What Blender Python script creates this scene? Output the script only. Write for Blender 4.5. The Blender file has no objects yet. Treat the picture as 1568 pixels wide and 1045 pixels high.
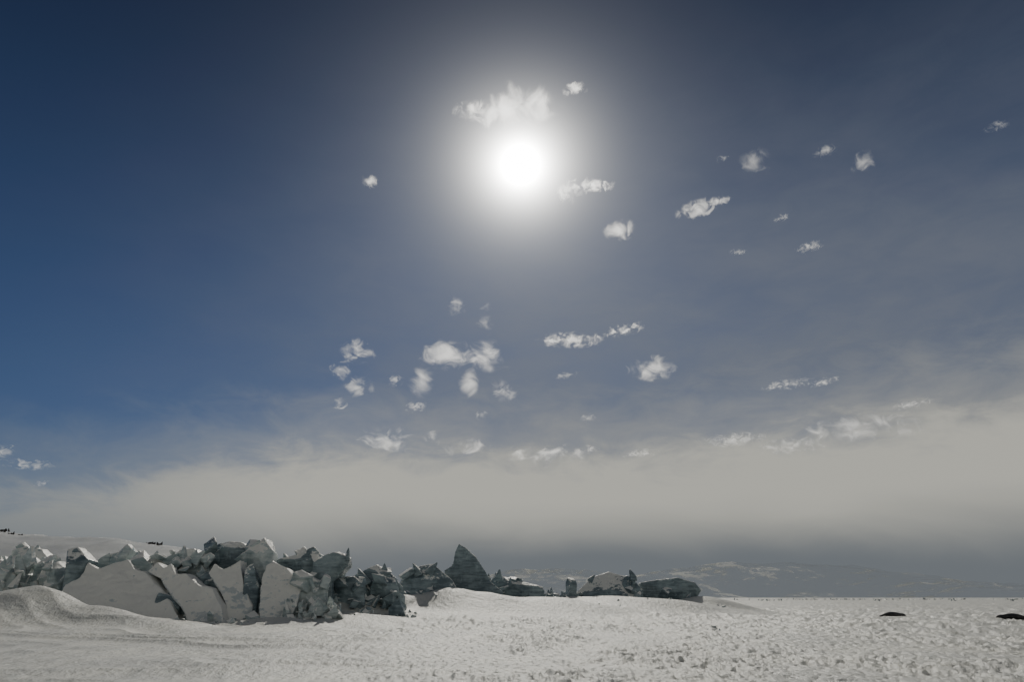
import bpy, bmesh, math, random
import numpy as np
from mathutils import Vector, Matrix
random.seed(7); rng=np.random.RandomState(5)
scene=bpy.context.scene
# ------------------------------------------------------------------ camera
F=1045.0; PITCH=math.atan((916-522.5)/F); CH=1.7
cam=bpy.data.cameras.new("camera"); cam.lens=24; cam.sensor_width=36; cam.clip_end=90000; cam.clip_start=0.1
co=bpy.data.objects.new("camera",cam); scene.collection.objects.link(co)
co.location=(0,0,CH); co.rotation_euler=(math.pi/2+PITCH,0,0); scene.camera=co
def ray(px,py):
    u=(px-784)/F; v=(522.5-py)/F
    return Vector((u, math.cos(PITCH)-v*math.sin(PITCH), math.sin(PITCH)+v*math.cos(PITCH)))
def P(px,py,Y):
    r=ray(px,py); return Vector((0,0,CH))+r*(Y/r.y)
SUN=ray(797,252).normalized()
sun_el=math.asin(SUN.z); sun_az=math.atan2(SUN.x,SUN.y)
# ------------------------------------------------------------------ node helper
class N:
    def __init__(s,tree): s.t=tree; s.n=tree.nodes; s.l=tree.links
    def new(s,k,**kw):
        n=s.n.new(k)
        for a,b in kw.items(): setattr(n,a,b)
        return n
    def put(s,sock,v):
        if hasattr(v,'is_output'): s.l.new(v,sock)
        else: sock.default_value=v
    def m(s,op,a,b=0.0,c=0.0,clamp=False):
        n=s.new('ShaderNodeMath',operation=op,use_clamp=clamp)
        s.put(n.inputs[0],a); s.put(n.inputs[1],b)
        if op in('MULTIPLY_ADD',): s.put(n.inputs[2],c)
        return n.outputs[0]
    def ss(s,v,a,b,lo=0.0,hi=1.0,kind='SMOOTHSTEP'):
        n=s.new('ShaderNodeMapRange',interpolation_type=kind)
        s.put(n.inputs[0],v); s.put(n.inputs[1],a); s.put(n.inputs[2],b); s.put(n.inputs[3],lo); s.put(n.inputs[4],hi)
        return n.outputs[0]
    def vm(s,op,a,b=(0,0,0)):
        n=s.new('ShaderNodeVectorMath',operation=op); s.put(n.inputs[0],a); s.put(n.inputs[1],b)
        return n.outputs['Value'] if op in('DOT_PRODUCT','LENGTH','DISTANCE') else n.outputs[0]
    def comb(s,x,y,z):
        n=s.new('ShaderNodeCombineXYZ'); s.put(n.inputs[0],x); s.put(n.inputs[1],y); s.put(n.inputs[2],z); return n.outputs[0]
    def noise(s,vec,scale,detail=4,rough=.55,dist=0.0,lac=2.0):
        n=s.new('ShaderNodeTexNoise'); s.put(n.inputs['Vector'],vec)
        n.inputs['Scale'].default_value=scale; n.inputs['Detail'].default_value=detail
        n.inputs['Roughness'].default_value=rough; n.inputs['Distortion'].default_value=dist; n.inputs['Lacunarity'].default_value=lac
        return n.outputs['Fac']
    def mix(s,f,a,b):
        n=s.new('ShaderNodeMix',data_type='RGBA'); s.put(n.inputs[0],f)
        s.put(n.inputs[6],a if hasattr(a,'is_output') else (*a,1)); s.put(n.inputs[7],b if hasattr(b,'is_output') else (*b,1))
        return n.outputs[2]
    def scale(s,c,f):
        n=s.new('ShaderNodeVectorMath',operation='SCALE'); s.put(n.inputs[0],c); s.put(n.inputs[3],f); return n.outputs[0]
# ------------------------------------------------------------------ world
w=bpy.data.worlds.new("World"); scene.world=w; w.use_nodes=True
w.node_tree.nodes.clear(); g=N(w.node_tree)
sky=g.new('ShaderNodeTexSky',sky_type='NISHITA'); sky.sun_disc=False
sky.sun_elevation=sun_el; sky.sun_rotation=sun_az; sky.air_density=1.0; sky.dust_density=0.3; sky.ozone_density=2.0; sky.altitude=300
tc=g.new('ShaderNodeTexCoord'); D=tc.outputs['Generated']
sep=g.new('ShaderNodeSeparateXYZ'); g.put(sep.inputs[0],D); X,Y_,Z=sep.outputs
el=g.m('MULTIPLY',g.m('ARCSINE',Z),57.2958)
az=g.m('MULTIPLY',g.m('ARCTAN2',X,Y_),57.2958)
KS=0.1
base=g.vm('MULTIPLY',sky.outputs[0],(0.155,0.19,0.275))
base=g.scale(base,g.ss(el,52,10,.40,1.0))
A=g.comb(g.m('MULTIPLY',az,0.05),g.m('MULTIPLY',el,0.12),0.0)
n1=g.noise(A,1.0,5,.5,0.6)
n2=g.noise(A,3.5,8,.62,0.4)
H=g.m('MULTIPLY',g.ss(az,-42,14,.06,1),g.ss(el,50,9))
H=g.m('MULTIPLY',H,g.ss(n1,.2,.75,.6,1.0))
H=g.m('MULTIPLY',H,g.ss(n2,.3,.7,.82,1.0))
c1=g.mix(H,base,(1.75,1.88,2.12))
# unseen bright overcast behind the camera, added to lighten the shaded ice faces
c1=g.mix(g.ss(Y_,.15,-.4),c1,(1.75,1.80,1.85))
edge=g.m('ADD',g.ss(az,-42,-12,6.3,11.4),g.ss(az,8,36,0,1.0))
edge=g.m('ADD',edge,g.m('MULTIPLY',g.m('SUBTRACT',n2,.5),7.0))
below=g.m('SUBTRACT',edge,el)
B=g.m('ADD',g.m('MULTIPLY',g.ss(below,-1.2,2.2),.55),g.m('MULTIPLY',g.ss(below,-6.5,2.5),.45))
bankc=g.mix(g.ss(g.m('ADD',el,g.m('MULTIPLY',g.m('SUBTRACT',n1,.5),4.0)),2.2,7.6),(1.5,1.66,1.80),(4.95,4.85,4.25))
bankc=g.mix(g.ss(az,-40,-14,.7,0),bankc,(1.85,2.1,2.3))
c2=g.mix(g.m('MULTIPLY',B,.95),c1,bankc)
ca=g.vm('DOT_PRODUCT',D,tuple(SUN))
th=g.m('MULTIPLY',g.m('ARCCOSINE',g.m('MINIMUM',ca,.9999999)),57.2958)
gl=g.m('DIVIDE',1000.0,g.m('ADD',g.m('POWER',th,3.2),1.0))
gl=g.m('ADD',gl,g.m('MULTIPLY',g.m('EXPONENT',g.m('MULTIPLY',th,-.12)),1.1))
glc=g.scale((1.0,.98,.92),gl)
fin_=g.vm('ADD',c2,glc)
bg=g.new('ShaderNodeBackground'); g.put(bg.inputs[0],fin_); bg.inputs[1].default_value=KS
out=g.new('ShaderNodeOutputWorld'); g.l.new(bg.outputs[0],out.inputs[0])
# ------------------------------------------------------------------ sun lamp
L=bpy.data.lights.new("sun",'SUN'); L.energy=2.05; L.angle=math.radians(.53); L.color=(1,.955,.84)
lo=bpy.data.objects.new("sun",L); scene.collection.objects.link(lo); lo.rotation_mode='QUATERNION'
lo.rotation_quaternion=SUN.to_track_quat('Z','Y'); lo.location=(0,0,60)
# ------------------------------------------------------------------ materials
def mat(name):
    m=bpy.data.materials.new(name); m.use_nodes=True; m.node_tree.nodes.clear(); return m,N(m.node_tree)
def principled(g,col,rough,bump=None,bs=.5,bd=.05,sss=0,spec=.5):
    p=g.new('ShaderNodeBsdfPrincipled'); g.put(p.inputs['Base Color'],col if hasattr(col,'is_output') else (*col,1))
    g.put(p.inputs['Roughness'],rough); p.inputs['Specular IOR Level'].default_value=spec
    if bump is not None:
        b=g.new('ShaderNodeBump'); b.inputs['Strength'].default_value=bs; b.inputs['Distance'].default_value=bd
        g.put(b.inputs['Height'],bump); g.l.new(b.outputs[0],p.inputs['Normal'])
    o=g.new('ShaderNodeOutputMaterial'); g.l.new(p.outputs[0],o.inputs[0]); return p
def snow_mat():
    m,g=mat("wind_packed_snow"); geo=g.new('ShaderNodeNewGeometry'); pos=geo.outputs['Position']
    s=g.vm('MULTIPLY',pos,(1,.6,1))
    a=g.noise(s,.35,5,.6); b=g.noise(s,2.6,5,.6,.1); c=g.noise(s,14,4,.6)
    col=g.mix(g.ss(a,.35,.7),(.55,.555,.53),(.69,.685,.63))
    col=g.mix(g.ss(b,.5,.75,0,.4),col,(.40,.43,.44))
    h=g.m('ADD',g.m('MULTIPLY',b,1.0),g.m('MULTIPLY',c,.2))
    principled(g,col,.55,h,.9,.14,spec=.35); return m
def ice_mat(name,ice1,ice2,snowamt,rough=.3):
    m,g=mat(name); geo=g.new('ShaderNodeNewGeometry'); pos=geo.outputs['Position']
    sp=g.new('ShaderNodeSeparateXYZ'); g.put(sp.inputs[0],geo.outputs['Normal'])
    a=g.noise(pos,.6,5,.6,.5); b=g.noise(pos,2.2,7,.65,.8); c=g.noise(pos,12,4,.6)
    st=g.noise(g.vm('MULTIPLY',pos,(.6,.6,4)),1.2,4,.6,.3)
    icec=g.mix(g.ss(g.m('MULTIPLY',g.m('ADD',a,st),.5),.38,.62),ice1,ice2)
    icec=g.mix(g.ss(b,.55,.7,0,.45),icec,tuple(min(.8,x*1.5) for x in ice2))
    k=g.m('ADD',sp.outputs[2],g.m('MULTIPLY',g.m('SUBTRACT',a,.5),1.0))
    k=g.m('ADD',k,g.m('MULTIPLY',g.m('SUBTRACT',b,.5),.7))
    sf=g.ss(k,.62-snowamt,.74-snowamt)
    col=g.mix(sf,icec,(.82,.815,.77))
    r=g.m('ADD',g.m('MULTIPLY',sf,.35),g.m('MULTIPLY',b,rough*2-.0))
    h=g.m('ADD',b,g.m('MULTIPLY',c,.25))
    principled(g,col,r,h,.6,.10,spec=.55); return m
SNOW=snow_mat()
ICE_S=ice_mat("snow_dusted_ice",(.50,.55,.57),(.70,.72,.71),.42)
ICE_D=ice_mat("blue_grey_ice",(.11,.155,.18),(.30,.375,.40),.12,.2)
ICE_M=ice_mat("rubble_ice",(.30,.38,.40),(.62,.68,.67),.22,.14)
def rock_mat():
    m,g=mat("dark_volcanic_rock"); geo=g.new('ShaderNodeNewGeometry')
    a=g.noise(geo.outputs['Position'],1.5,6,.6)
    principled(g,g.mix(a,(.015,.014,.013),(.06,.055,.05)),.85,a,.8,.3); return m
ROCK=rock_mat()
# ------------------------------------------------------------------ numpy noise
perm=rng.permutation(512); perm=np.concatenate([perm,perm,perm])
ang=rng.rand(512)*2*np.pi; GX=np.cos(ang); GY=np.sin(ang)
def perlin(x,y):
    xi=np.floor(x).astype(int); yi=np.floor(y).astype(int); xf=x-xi; yf=y-yi
    xi&=511; yi&=511; x1=(xi+1)&511; y1=(yi+1)&511
    u=xf*xf*xf*(xf*(xf*6-15)+10); v=yf*yf*yf*(yf*(yf*6-15)+10)
    def gr(a,b,dx,dy):
        h=perm[perm[a]+b]&511; return GX[h]*dx+GY[h]*dy
    n00=gr(xi,yi,xf,yf); n10=gr(x1,yi,xf-1,yf); n01=gr(xi,y1,xf,yf-1); n11=gr(x1,y1,xf-1,yf-1)
    return ((n00*(1-u)+n10*u)*(1-v)+(n01*(1-u)+n11*u)*v)*1.5
def fbm(x,y,o=4,r=.5):
    s=0;a=1
    for i in range(o): s=s+a*perlin(x*2**i+i*17.3,y*2**i+i*9.1); a*=r
    return s
def sst(v,a,b):
    t=np.clip((v-a)/(b-a),0,1); return t*t*(3-2*t)
# ------------------------------------------------------------------ ground
def xpix(px,Y): return (px-784)/F*Y/1.069
MOUNDS=[]
def mound(px,py,Y,sx,sy,rot=0): 
    p=P(px,py,Y); MOUNDS.append((p.x,p.y,p.z,sx,sy,rot))
mound(48,902,42,3.6,3.0,.2); mound(-120,895,41,6,4); mound(120,932,41,5,2.2,-.2); mound(185,950,43.5,4,1.8,-.1); mound(430,950,46,3,1.6)
mound(690,901,63,3.6,4.5,.2); mound(740,908,64,5,4); mound(830,915,66,8,5,.1); mound(930,914,74,8,5); mound(1075,914,77,5.5,3.0)
mound(600,938,56,6,4); mound(520,942,50,4,3); mound(1000,918,72,8,4)
BERM=[(-300,52,2.6),(0,52,2.6),(200,51,2.4),(420,52,2.2),(560,56,1.8),(680,66,2.0),(800,72,1.8),(900,77,1.7),(1040,80,1.3),(1100,81,.4),(1150,82,0)]
bx=np.array([xpix(a,b) for a,b,c in BERM]); by=np.array([b for a,b,c in BERM],float); bh=np.array([c for a,b,c in BERM])
def ground(x,y):
    r=np.hypot(x,y)
    h=fbm(x/14,y/20,3)*.20*sst(r,6,25)*(1-sst(r,250,600))
    h0=h
    for (mx,my,mh,sx,sy,rt) in MOUNDS:
        dx=x-mx; dy=y-my; c,s=math.cos(rt),math.sin(rt); X=dx*c+dy*s; Yy=-dx*s+dy*c
        X=X+.5*perlin(y/2.3+5,x/3.1)
        e=mh*np.exp(-(X/sx)**2-(Yy/sy)**2)
        h=np.where(e>.02, np.log(np.exp(h*3)+np.exp(e*3)-1)/3, h)
    yr=np.interp(x,bx,by); hr=np.interp(x,bx,bh)
    e=hr*np.exp(-np.abs((y-yr)/np.where(y<yr,3.6,6))**2.4)
    h=np.log(np.exp(h*3)+np.exp(e*3)-1)/3
    onm=1-sst(h-h0,.10,.5)*.95
    right=sst(x+ .10*y+3*fbm(x/9,y/14,2),-7,3)
    patch=sst(fbm(x/5+40,y/9,3),-.4,.3)
    pl=fbm(x/.45,y/1.2,3,.65)
    h=h+ (sst(pl,-.02,.08)*.055 + sst(pl,.28,.38)*.06)*patch*right*onm*(1-sst(r,60,200)*.5)
    p2=fbm(x/.18+7,y/.42,2,.5)
    h=h- sst(p2,.20,.42)*.06*(.10+.90*right)*onm*(1-sst(r,40,80))
    h=h+ sst(fbm(x/1.3+90,y/3.0,3),.12,.25)*.13*right*onm*sst(r,30,50)*(1-sst(r,300,900))
    dr=1-np.abs(perlin((x*.35+y)/3.6+fbm(x/8,y/8,2)*.8,(x-y*.35)/16))
    h=h+dr**3*.18*(1-right*.8)*sst(r,8,18)*(1-sst(r,80,160))
    return h
fr=np.arange(-50,50.01,.12); bk=np.arange(54,306.1,4.0)
angs=np.radians(np.concatenate([fr,bk])); na=len(angs)
rs=[.5]
while rs[-1]<8: rs.append(rs[-1]*1.12)
while rs[-1]<130: rs.append(rs[-1]*1.0052)
while rs[-1]<1200: rs.append(rs[-1]*1.015)
while rs[-1]<40000: rs.append(rs[-1]*1.12)
rs=np.array(rs); nr=len(rs)
R,Aa=np.meshgrid(rs,angs,indexing='ij'); gx=(R*np.sin(Aa)).ravel(); gy=(R*np.cos(Aa)).ravel(); gz=ground(gx,gy)
V=np.column_stack([gx,gy,gz]); V=np.vstack([V,[[0,0,0]]]); c=len(V)-1
i,j=np.meshgrid(np.arange(nr-1),np.arange(na),indexing='ij'); j2=(j+1)%na
quads=np.stack([i*na+j,i*na+j2,(i+1)*na+j2,(i+1)*na+j],-1).reshape(-1,4)[:,::-1]
tris=np.column_stack([np.full(na,c),(np.arange(na)+1)%na,np.arange(na)])
me=bpy.data.meshes.new("snow_ground"); me.vertices.add(len(V)); me.vertices.foreach_set('co',V.ravel())
li=np.concatenate([quads.ravel(),tris.ravel()]); me.loops.add(len(li)); me.loops.foreach_set('vertex_index',li.astype(np.int32))
nf=len(quads)+len(tris); st=np.concatenate([np.arange(len(quads))*4,len(quads)*4+np.arange(len(tris))*3])
me.polygons.add(nf); me.polygons.foreach_set('loop_start',st.astype(np.int32)); me.update(calc_edges=True); me.validate()
me.polygons.foreach_set('use_smooth',np.ones(nf,bool))
go=bpy.data.objects.new("snow_ground",me); scene.collection.objects.link(go); me.materials.append(SNOW)
if me.polygons[1000].normal.z<0: me.flip_normals()
def gz1(x,y): return float(ground(np.array([x]),np.array([y]))[0])
# ------------------------------------------------------------------ ice blocks
tex1=bpy.data.textures.new("ice_lumps",'CLOUDS'); tex1.noise_scale=1.6; tex1.noise_depth=2
tex2=bpy.data.textures.new("ice_grain",'CLOUDS'); tex2.noise_scale=.35; tex2.noise_depth=3
def link(name,bm,m,smooth=False):
    me=bpy.data.meshes.new(name); bm.normal_update(); bm.to_mesh(me); bm.free(); me.materials.append(m)
    o=bpy.data.objects.new(name,me); scene.collection.objects.link(o)
    if smooth: me.polygons.foreach_set('use_smooth',[True]*len(me.polygons))
    return o
def chip(bm,n,d0,d1):
    for k in range(n):
        bm.verts.ensure_lookup_table()
        if len(bm.verts)<6: return
        c=sum((v.co for v in bm.verts),Vector())/len(bm.verts)
        v=random.choice(bm.verts[:]); d=(v.co-c)
        nn=(d.normalized()+Vector((random.gauss(0,.45),random.gauss(0,.45),random.gauss(0,.45)))).normalized()
        sup=max(bm.verts,key=lambda q:q.co.dot(nn)).co
        pt=sup-nn*random.uniform(d0,d1)
        g0=bm.verts[:]+bm.edges[:]+bm.faces[:]
        bmesh.ops.bisect_plane(bm,geom=g0,plane_co=pt,plane_no=nn,clear_outer=True)
        be=[e for e in bm.edges if e.is_boundary]
        if be: bmesh.ops.holes_fill(bm,edges=be,sides=0)
def chunk(bm,c,s,flat=1.0,kind=None,tilt=None):
    rot=Matrix.Rotation(random.uniform(0,6.28),3,'Z')@Matrix.Rotation(random.uniform(-1,1),3,'X')@Matrix.Rotation(random.uniform(-1,1),3,'Y')
    vs=[]
    sx,sy,sz=s*random.uniform(.7,1.4),s*random.uniform(.6,1.1),s*random.uniform(.25,.8)*flat
    q=random.random() if kind is None else kind
    if q<.5:
        kx,ky=random.uniform(-.3,.3),random.uniform(-.3,.3)
        for a in(-1,1):
            for b_ in(-1,1):
                for d in(-1,1):
                    v=Vector((a*random.uniform(.5,1)+kx*d,b_*random.uniform(.5,1)+ky*d,d*random.uniform(.75,1)))
                    vs.append(bm.verts.new(rot@Vector((v.x*sx,v.y*sy,v.z*sz))+c))
    elif q<.75:   # pointed shard
        rot=Matrix.Rotation(random.uniform(0,6.28),3,'Z')@Matrix.Rotation(random.gauss(0,.45),3,'X')
        if tilt is not None: rot=Matrix.Rotation(tilt,3,'Y')@Matrix.Rotation(random.uniform(-.5,.5),3,'Z')
        for a,b_ in((-1,-.4),(1,-.5),(.8,.5),(-.9,.4)):
            vs.append(bm.verts.new(rot@Vector((a*s*.6,b_*s*.6,-s*.6))+c))
            vs.append(bm.verts.new(rot@Vector((a*s*random.uniform(.3,.6),b_*s*.5,s*random.uniform(-.1,.4)))+c))
        tx=random.uniform(-.4,.4)
        vs.append(bm.verts.new(rot@Vector((tx*s,0,s*1.2))+c)); vs.append(bm.verts.new(rot@Vector((tx*s+.15*s,.15*s,s*1.05))+c))
    else:
        for k in range(random.randint(7,11)):
            v=Vector((random.uniform(-1,1),random.uniform(-1,1),random.uniform(-1,1)))
            v=v/max(abs(x) for x in v)*random.uniform(.8,1)
            vs.append(bm.verts.new(rot@Vector((v.x*sx,v.y*sy,v.z*sz))+c))
    r=bmesh.ops.convex_hull(bm,input=vs)
    dead=[e for e in r['geom_interior'] if isinstance(e,bmesh.types.BMVert)]
    if dead: bmesh.ops.delete(bm,geom=dead,context='VERTS')
def block(name,pts,Y,thick,lean,m,nch=10,cd=.25,side=0.0,shrink=.12,extra=0,es=.8,soft=False,lump=None):
    ys=[p[1] for p in pts]; y1=max(ys); y0=min(ys)
    bm=bmesh.new(); f=[];b=[]
    cx=sum(p[0] for p in pts)/len(pts); cy=sum(ys)/len(pts)
    for (px,py) in pts:
        t=(y1-py)/(y1-y0); yy=Y+lean*t+side*(px-cx)/60
        p=P(px,py,yy)
        if t<.12: p.z-=.6
        f.append(bm.verts.new(p))
        q=P(px+(cx-px)*shrink,py+(cy-py)*shrink*(1 if t>.3 else 0),yy)
        if t<.12: q.z-=.6
        q=q+Vector((random.uniform(-.3,.3),thick*random.uniform(.75,1.25),random.uniform(-.3,.1)))
        b.append(bm.verts.new(q))
    n=len(f); bm.faces.new(f); bm.faces.new(b[::-1])
    for k in range(n): bm.faces.new((f[k],b[k],b[(k+1)%n],f[(k+1)%n]))
    if not soft:
        c0=sum((v.co for v in f),Vector())/n+Vector((random.uniform(-.5,.5),-random.uniform(.35,.9),random.uniform(-.2,.7)))
        bm.faces.remove([q for q in bm.faces if set(q.verts)==set(f)][0]); cv=bm.verts.new(c0)
        for k in range(n): bm.faces.new((f[k],f[(k+1)%n],cv))
    bmesh.ops.triangulate(bm,faces=bm.faces[:]); bmesh.ops.recalc_face_normals(bm,faces=bm.faces[:])
    if not soft: chip(bm,nch,.05,cd)
    for k in range(extra):
        px=random.uniform(min(p[0] for p in pts),max(p[0] for p in pts)); py=y0+(y1-y0)*random.uniform(.08,.85)
        p=P(px,py,Y+lean*.5+random.uniform(-.7,thick*.3)); chunk(bm,p,es*random.uniform(.5,1.15),1)
    c=sum((v.co for v in bm.verts),Vector())/len(bm.verts)
    for v in bm.verts: v.co-=c
    o=link(name,bm,m); o.location=c
    r=o.modifiers.new("r",'REMESH'); r.mode='VOXEL'; r.voxel_size=.055; r.use_smooth_shade=True
    d=o.modifiers.new("d",'DISPLACE'); d.texture=tex1; d.strength=lump if lump is not None else (.3 if soft else .10); d.mid_level=.5; d.texture_coords='GLOBAL'
    d=o.modifiers.new("e",'DISPLACE'); d.texture=tex2; d.strength=.08; d.mid_level=.5; d.texture_coords='GLOBAL'
    return o
S=ICE_S; Dk=ICE_D; M=ICE_M
block("snowy_ice_slab",[(84,922),(100,896),(122,884),(135,862),(150,870),(176,862),(196,858),(206,872),(222,876),(240,896),(262,925),(294,962),(200,972),(110,966)],44.5,3,3.6,S,side=.3,soft=True)
block("tilted_ice_slab",[(226,876),(240,862),(250,870),(262,864),(268,880),(285,878),(306,898),(325,901),(338,930),(350,962),(300,966),(282,938),(262,912),(246,888)],45.5,1.2,2.2,S,side=-.5,soft=True)
block("tilted_ice_slab",[(318,878),(328,864),(342,870),(352,866),(368,858),(374,900),(386,930),(394,956),(352,962),(346,930),(334,900)],46.5,1.3,1.8,S,side=.8,soft=True)
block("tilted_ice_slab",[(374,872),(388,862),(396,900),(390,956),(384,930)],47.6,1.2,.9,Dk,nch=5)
block("rounded_ice_slab",[(400,884),(408,866),(420,861),(438,870),(452,886),(461,903),(455,926),(440,946),(420,955),(396,956)],46.8,1.8,2.0,S,side=.8,soft=True)
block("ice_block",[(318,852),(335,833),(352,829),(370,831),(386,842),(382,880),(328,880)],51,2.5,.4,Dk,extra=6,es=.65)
block("ice_block",[(373,838),(388,833),(404,823),(419,845),(416,880),(385,884)],50.5,2,.2,M,extra=4,cd=.12)
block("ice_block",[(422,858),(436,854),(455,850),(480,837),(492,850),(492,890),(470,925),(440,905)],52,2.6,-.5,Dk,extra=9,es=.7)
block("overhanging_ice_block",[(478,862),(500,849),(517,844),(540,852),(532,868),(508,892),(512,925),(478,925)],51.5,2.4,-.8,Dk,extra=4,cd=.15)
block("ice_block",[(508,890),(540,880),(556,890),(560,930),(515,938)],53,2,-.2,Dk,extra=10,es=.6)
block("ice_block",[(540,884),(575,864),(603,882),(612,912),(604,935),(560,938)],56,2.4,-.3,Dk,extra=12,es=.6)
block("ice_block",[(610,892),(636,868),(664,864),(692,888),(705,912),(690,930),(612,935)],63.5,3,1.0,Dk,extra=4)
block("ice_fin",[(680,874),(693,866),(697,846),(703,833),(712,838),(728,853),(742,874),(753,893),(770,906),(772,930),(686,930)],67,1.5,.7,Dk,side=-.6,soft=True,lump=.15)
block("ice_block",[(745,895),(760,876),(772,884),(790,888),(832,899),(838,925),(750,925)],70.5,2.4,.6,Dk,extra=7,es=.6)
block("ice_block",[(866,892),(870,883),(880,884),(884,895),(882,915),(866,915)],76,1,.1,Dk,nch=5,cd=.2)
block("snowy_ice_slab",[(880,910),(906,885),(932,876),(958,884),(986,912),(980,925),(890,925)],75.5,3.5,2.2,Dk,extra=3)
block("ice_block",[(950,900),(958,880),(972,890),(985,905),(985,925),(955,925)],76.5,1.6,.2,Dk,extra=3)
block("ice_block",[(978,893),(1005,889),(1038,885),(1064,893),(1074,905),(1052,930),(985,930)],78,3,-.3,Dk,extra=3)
block("ice_block",[(33,858),(45,838),(60,836),(72,852),(70,885),(36,885)],52,1.8,.3,M,extra=4)
block("ice_spire",[(101,862),(104,842),(120,838),(135,858),(128,880),(122,910),(96,910)],47.5,1.3,.3,Dk,nch=6,cd=.12)
block("leaning_ice_slab",[(146,872),(165,850),(180,846),(198,831),(202,842),(186,872),(170,890),(146,890)],50,1.2,.3,M,nch=5,cd=.10)
block("ice_block",[(205,864),(222,852),(250,850),(270,858),(275,885),(210,885)],50,2,.2,M,extra=12,es=.6)
block("ice_block",[(255,862),(276,842),(300,840),(318,852),(325,885),(265,885)],50.5,2,.2,M,extra=18,es=.45)
block("ice_block",[(70,868),(86,858),(98,868),(104,905),(70,905)],49,1.5,.2,M,extra=5,es=.6)
block("ice_block",[(-60,860),(-20,850),(10,862),(24,880),(22,905),(-60,910)],49,3,.3,M,extra=16,es=.5)
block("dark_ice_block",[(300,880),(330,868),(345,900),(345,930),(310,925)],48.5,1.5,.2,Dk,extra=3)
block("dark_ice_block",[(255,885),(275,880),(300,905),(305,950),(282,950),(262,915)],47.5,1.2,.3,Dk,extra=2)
block("ice_block",[(448,890),(470,880),(496,895),(500,940),(468,952),(448,940)],49,1.6,.1,M,extra=16,es=.55)
def rubble(name,m,segs,shards=()):
    bm=bmesh.new()
    for (p0,p1,Y0,Y1,n,s0,s1,up) in segs:
        for k in range(n):
            t=random.random(); px=p0+(p1-p0)*t; Y=Y0+(Y1-Y0)*t+random.gauss(0,1.0)
            x=xpix(px,Y); s=random.uniform(s0,s1)*random.choice([.5,.7,1,1.1])
            z=gz1(x,Y)+s*.2+random.random()**2*up
            chunk(bm,Vector((x,Y,z)),s)
    for (px,py,Y,s,t) in shards: chunk(bm,P(px,py,Y)-Vector((0,0,s*.9)),s,1,.6,t)
    o=link(name,bm,m)
    b=o.modifiers.new("b",'BEVEL'); b.width=.02; b.segments=1; b.limit_method='ANGLE'
    return o
rubble("ice_rubble",M,[(-80,110,50,50,130,.2,.8,1.4),(200,330,50.5,50.5,100,.2,.55,1.5),(440,520,48,49,90,.2,.5,.9),
   (320,420,50,50,30,.2,.6,.9),(290,400,47.5,48,25,.15,.4,.3)],
   [(12,856,49.5,.8,.4),(50,842,51,.8,-.3),(84,856,49.5,.6,.6),(140,862,49,.6,-.5),(160,850,50,.7,.7),(215,850,50,.6,-.5),(236,848,50,.7,.3),(262,846,50,.6,.8),(282,840,50,.6,-.2),(304,844,50,.6,.4)])
rubble("dark_ice_rubble",Dk,[(420,610,52,57,150,.2,.7,1.1),(500,620,53,58,70,.2,.5,.5),(735,870,70,75,80,.2,.5,.3),(600,690,62,64,20,.2,.5,.2),(880,1060,77,80,30,.25,.5,.2)],
   [(440,850,52,.6,-.5),(468,840,52,.7,.5),(556,874,55,.8,-.6),(588,868,56,.8,.3),(640,864,64,.7,-.4),(660,862,64,.7,.5),(764,876,70,.6,-.3),(905,881,76,.5,.6)])
rubble("ice_crumbs",M,[(270,480,44.3,46.8,50,.06,.22,0),(470,640,48,55,50,.06,.25,0),(900,1120,68,74,10,.1,.22,0),(1010,1100,41,41,8,.05,.13,0)])
# ------------------------------------------------------------------ distant hills
def terrain(name,crest,Yc,depth_f,depth_b,m,amp,nx=260,ny=50,zoff=0):
    xs=np.linspace(crest[0][0],crest[-1][0],nx)
    cr=np.interp(xs,[c[0] for c in crest],[c[1] for c in crest])
    bm=bmesh.new(); rows=[]
    for jn in range(ny):
        t=jn/(ny-1)*2-1
        row=[]
        for k in range(nx):
            p=P(xs[k],cr[k],Yc); s=(1-t*t)**1.3 if t>0 else (math.cos(t*math.pi)+1)/2
            y=Yc+t*(depth_b if t>0 else depth_f)
            x=p.x
            z=(p.z)*s+amp*float(fbm(np.array([x/(amp*14)]),np.array([y/(amp*14)]),4)[0])*s-.5
            row.append(bm.verts.new((x,y,z+zoff)))
        rows.append(row)
    for a in range(ny-1):
        for k in range(nx-1): bm.faces.new((rows[a][k],rows[a][k+1],rows[a+1][k+1],rows[a+1][k]))
    return link(name,bm,m,True)
hill_m,g=mat("hill_snow"); geo=g.new('ShaderNodeNewGeometry')
a=g.noise(g.vm('MULTIPLY',geo.outputs['Position'],(1,.5,2.5)),.05,6,.6); 
principled(g,g.mix(g.ss(a,.3,.7),(.40,.42,.44),(.55,.56,.56)),.7,a,.5,2.0,spec=.2)
terrain("snow_hill",[(-500,770),(-200,793),(0,813),(60,821),(120,824),(235,831),(270,838),(330,852),(450,880),(620,912),(700,918)],420,200,300,hill_m,1.6)
bm=bmesh.new()
for (px,py,n,sp) in [(4,812,10,12),(18,817,5,6),(225,832,12,14),(240,833,9,8),(30,820,4,4)]:
    for k in range(n):
        p=P(px+random.gauss(0,sp*.45),py+.9,415+random.uniform(-4,6)); chunk(bm,p,random.uniform(.5,1.3),.6)
link("rock_outcrop",bm,ROCK)
mm,g=mat("hazy_mountain"); geo=g.new('ShaderNodeNewGeometry')
q=g.vm('MULTIPLY',geo.outputs['Position'],(1,.3,3.0)); a=g.noise(q,.0010,7,.62,.8); b=g.noise(q,.0045,5,.6,.5); c3=g.noise(q,.00022,2,.5)
f=g.ss(g.m('ADD',g.m('MULTIPLY',a,.6),g.m('MULTIPLY',b,.4)),.48,.61)
f=g.m('MULTIPLY',f,g.ss(c3,.38,.55))
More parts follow.
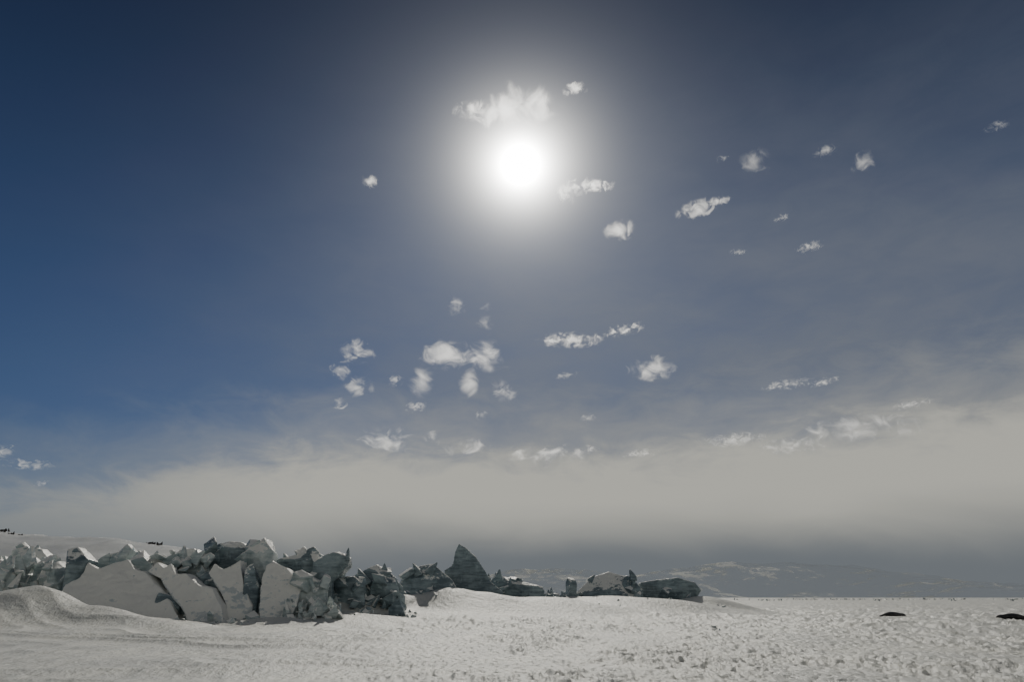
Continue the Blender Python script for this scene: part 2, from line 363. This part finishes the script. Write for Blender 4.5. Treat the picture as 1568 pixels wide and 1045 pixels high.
d=g.new('ShaderNodeBsdfDiffuse'); g.put(d.inputs[0],g.mix(f,(.3,.33,.37),(.8,.79,.72)))
tr=g.new('ShaderNodeBsdfTransparent'); mx=g.new('ShaderNodeMixShader'); g.put(mx.inputs[0],g.ss(f,0,1,.09,.52)); g.l.new(tr.outputs[0],mx.inputs[1]); g.l.new(d.outputs[0],mx.inputs[2])
o=g.new('ShaderNodeOutputMaterial'); g.l.new(mx.outputs[0],o.inputs[0])
terrain("distant_mountains",[(560,915),(680,900),(790,872),(880,876),(960,884),(1060,868),(1180,862),(1300,870),(1420,888),(1520,897),(1700,905),(1900,915)],16000,5000,4000,mm,60,nx=300,ny=60)
bm=bmesh.new()
for k in range(420):
    px=random.uniform(1120,2100); Y=620+ (px-1120)*.25+random.gauss(0,14)
    if math.sin(px*.02)+math.sin(px*.053)< -0.7 and random.random()<.85: continue
    x=xpix(px,Y); chunk(bm,Vector((x,Y,.05)),random.uniform(.5,1.4),.3)
for px,h in [(1165,1.3),(1178,1.5),(1190,1.3),(1345,1.5),(1467,1.4),(1550,1.6)]:
    for k in range(3):
        Y=340; x=xpix(px+random.gauss(0,3),Y); chunk(bm,Vector((x,Y+random.gauss(0,2),.7)),random.uniform(.5,.8)*h*.55,1)
link("distant_pressure_ridge",bm,Dk)
# ------------------------------------------------------------------ seals
sm,g=mat("wet_seal_fur"); geo=g.new('ShaderNodeNewGeometry'); a=g.noise(geo.outputs['Position'],5,4)
principled(g,g.mix(g.ss(a,.45,.65),(.012,.012,.013),(.05,.048,.045)),.4,a,.2,.02)
def seal(name,px,py,rot,s=1.0):
    bm=bmesh.new(); prof=[(-1.35,.05,.04,.09),(-1.2,.11,.09,.13),(-.9,.2,.17,.19),(-.5,.32,.28,.28),(0,.40,.35,.34),(.4,.37,.32,.33),(.75,.26,.24,.30),(.95,.18,.18,.32),(1.1,.17,.17,.33),(1.25,.14,.13,.30),(1.36,.08,.07,.27),(1.4,.03,.03,.26)]
    rings=[]
    for (x,wy,wz,cz) in prof:
        rings.append([bm.verts.new((x,wy*math.cos(t),max(cz+wz*math.sin(t),.0))) for t in [k/16*2*math.pi for k in range(16)]])
    for r1,r2 in zip(rings,rings[1:]):
        for k in range(16): bm.faces.new((r1[k],r1[(k+1)%16],r2[(k+1)%16],r2[k]))
    bm.faces.new(rings[0][::-1]); bm.faces.new(rings[-1])
    def flip(pts,th):
        a=[bm.verts.new((x,y,z+th)) for x,y,z in pts]; b=[bm.verts.new((x,y,z-th)) for x,y,z in pts]; n=len(a)
        bm.faces.new(a); bm.faces.new(b[::-1])
        for k in range(n): bm.faces.new((a[k],b[k],b[(k+1)%n],a[(k+1)%n]))
    for sg in(1,-1):
        flip([(.55,.28*sg,.2),(.35,.3*sg,.18),(.15,.55*sg,.05),(.25,.62*sg,.04),(.5,.45*sg,.08)],.025)
        flip([(-1.25,.02*sg,.1),(-1.25,.10*sg,.1),(-1.6,.26*sg,.1),(-1.68,.16*sg,.12),(-1.6,.04*sg,.1)],.03)
    bmesh.ops.recalc_face_normals(bm,faces=bm.faces[:])
    o=link(name,bm,sm,True); sb=o.modifiers.new("s",'SUBSURF'); sb.levels=sb.render_levels=2
    r=ray(px,py); Yg=-CH/r.z*r.y; x=r.x*(-CH/r.z); o.location=(x,Yg,gz1(x,Yg)-.04); o.rotation_euler=(0,0,rot); o.scale=(s,s,s*.8)
seal("seal",1365,946,.1,1.05); seal("seal",1553,951,math.pi-.2,.92)
# ------------------------------------------------------------------ clouds (real volumes)
CL=[(800,162,80,56,1.0),(765,172,84,42,1.1),(725,168,56,22,.9),(835,180,54,54,.8),(880,137,34,16,1),(868,294,44,30,1.3),(900,284,66,18,1.3),(948,351,42,26,.9),(1070,320,56,22,.9),(1100,308,36,12,.6),(1156,247,46,32,.3),(1264,231,30,14,.3),(1322,247,34,26,.3),(1196,334,22,9,.4),(1240,378,38,14,.5),
(565,278,24,16,.6),(697,470,28,26,.3),(743,488,30,38,.3),(684,546,76,40,.8),(742,545,80,36,.8),(718,580,30,44,.6),(545,538,52,30,.7),(522,566,32,26,.45),(551,592,40,28,.45),(645,582,34,42,.45),(772,598,36,30,.6),(606,583,22,14,.4),(520,619,20,16,.35),
(877,521,88,18,1.0),(957,505,56,15,1),(999,564,66,30,.9),(637,623,28,14,.5),(590,676,88,34,.7),(660,670,24,24,.35),(718,684,70,26,.6),(838,696,104,28,.6),(905,688,24,12,.45),(1205,589,70,12,.6),(1262,585,44,9,.5),(1320,655,150,34,.55),(1120,674,90,15,.5),(1210,683,96,18,.5),(980,695,50,10,.4),(1395,620,56,10,.35),
(6,690,26,18,.6),(42,711,64,13,.45),(66,740,22,9,.35),(1525,193,34,12,.2),(900,641,26,12,.3),(1130,386,24,8,.25),(737,636,20,12,.25),(868,574,34,10,.25),(1105,243,20,8,.25)]
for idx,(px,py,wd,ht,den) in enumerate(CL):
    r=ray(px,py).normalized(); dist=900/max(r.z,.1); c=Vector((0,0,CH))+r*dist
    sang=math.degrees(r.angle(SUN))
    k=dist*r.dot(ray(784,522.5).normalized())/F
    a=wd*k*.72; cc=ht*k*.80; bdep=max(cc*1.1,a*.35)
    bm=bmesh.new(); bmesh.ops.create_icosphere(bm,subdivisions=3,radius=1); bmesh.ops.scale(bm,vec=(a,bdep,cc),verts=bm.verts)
    m,g=mat("cloud_vapour"); t=g.new('ShaderNodeTexCoord'); ob=t.outputs['Object']
    nn=g.vm('MULTIPLY',ob,(1/a,1/bdep,1/cc)); rad=g.vm('LENGTH',nn)
    off=tuple(random.uniform(-50,50) for _ in range(3))
    # noise stretched along the line of sight axis so the wisps do not average out
    q=g.vm('ADD',g.scale(g.vm('MULTIPLY',ob,(1,.6,1.5)),1/(cc*random.uniform(.8,1.15))),off)
    nz=g.noise(q,1.0,8,.66,.9)
    v=g.m('ADD',g.m('SUBTRACT',.52,rad),g.m('MULTIPLY',g.m('SUBTRACT',nz,.5),4.6))
    dn=g.m('MULTIPLY',g.ss(v,-.05,1.3),g.ss(rad,1,.7))
    dn=g.m('MULTIPLY',dn,den*2.0/cc)
    pv=g.new('ShaderNodeVolumeScatter'); g.put(pv.inputs['Density'],dn); pv.inputs['Color'].default_value=(1,.99,.97,1); pv.inputs['Anisotropy'].default_value=.6
    # in-cloud light from the many scattering orders a single-bounce volume leaves out (stronger for clouds lit from straight behind)
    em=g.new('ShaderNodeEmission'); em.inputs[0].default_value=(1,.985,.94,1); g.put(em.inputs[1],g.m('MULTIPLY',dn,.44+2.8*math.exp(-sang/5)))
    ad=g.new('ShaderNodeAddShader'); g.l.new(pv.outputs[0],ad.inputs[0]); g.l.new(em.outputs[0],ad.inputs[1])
    o=g.new('ShaderNodeOutputMaterial'); g.l.new(ad.outputs[0],o.inputs['Volume'])
    try: m.cycles.volume_step_rate=.4
    except Exception as e: print(e)
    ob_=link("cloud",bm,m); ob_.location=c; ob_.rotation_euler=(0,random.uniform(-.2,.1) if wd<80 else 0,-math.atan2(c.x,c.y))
print("ok",len(V))
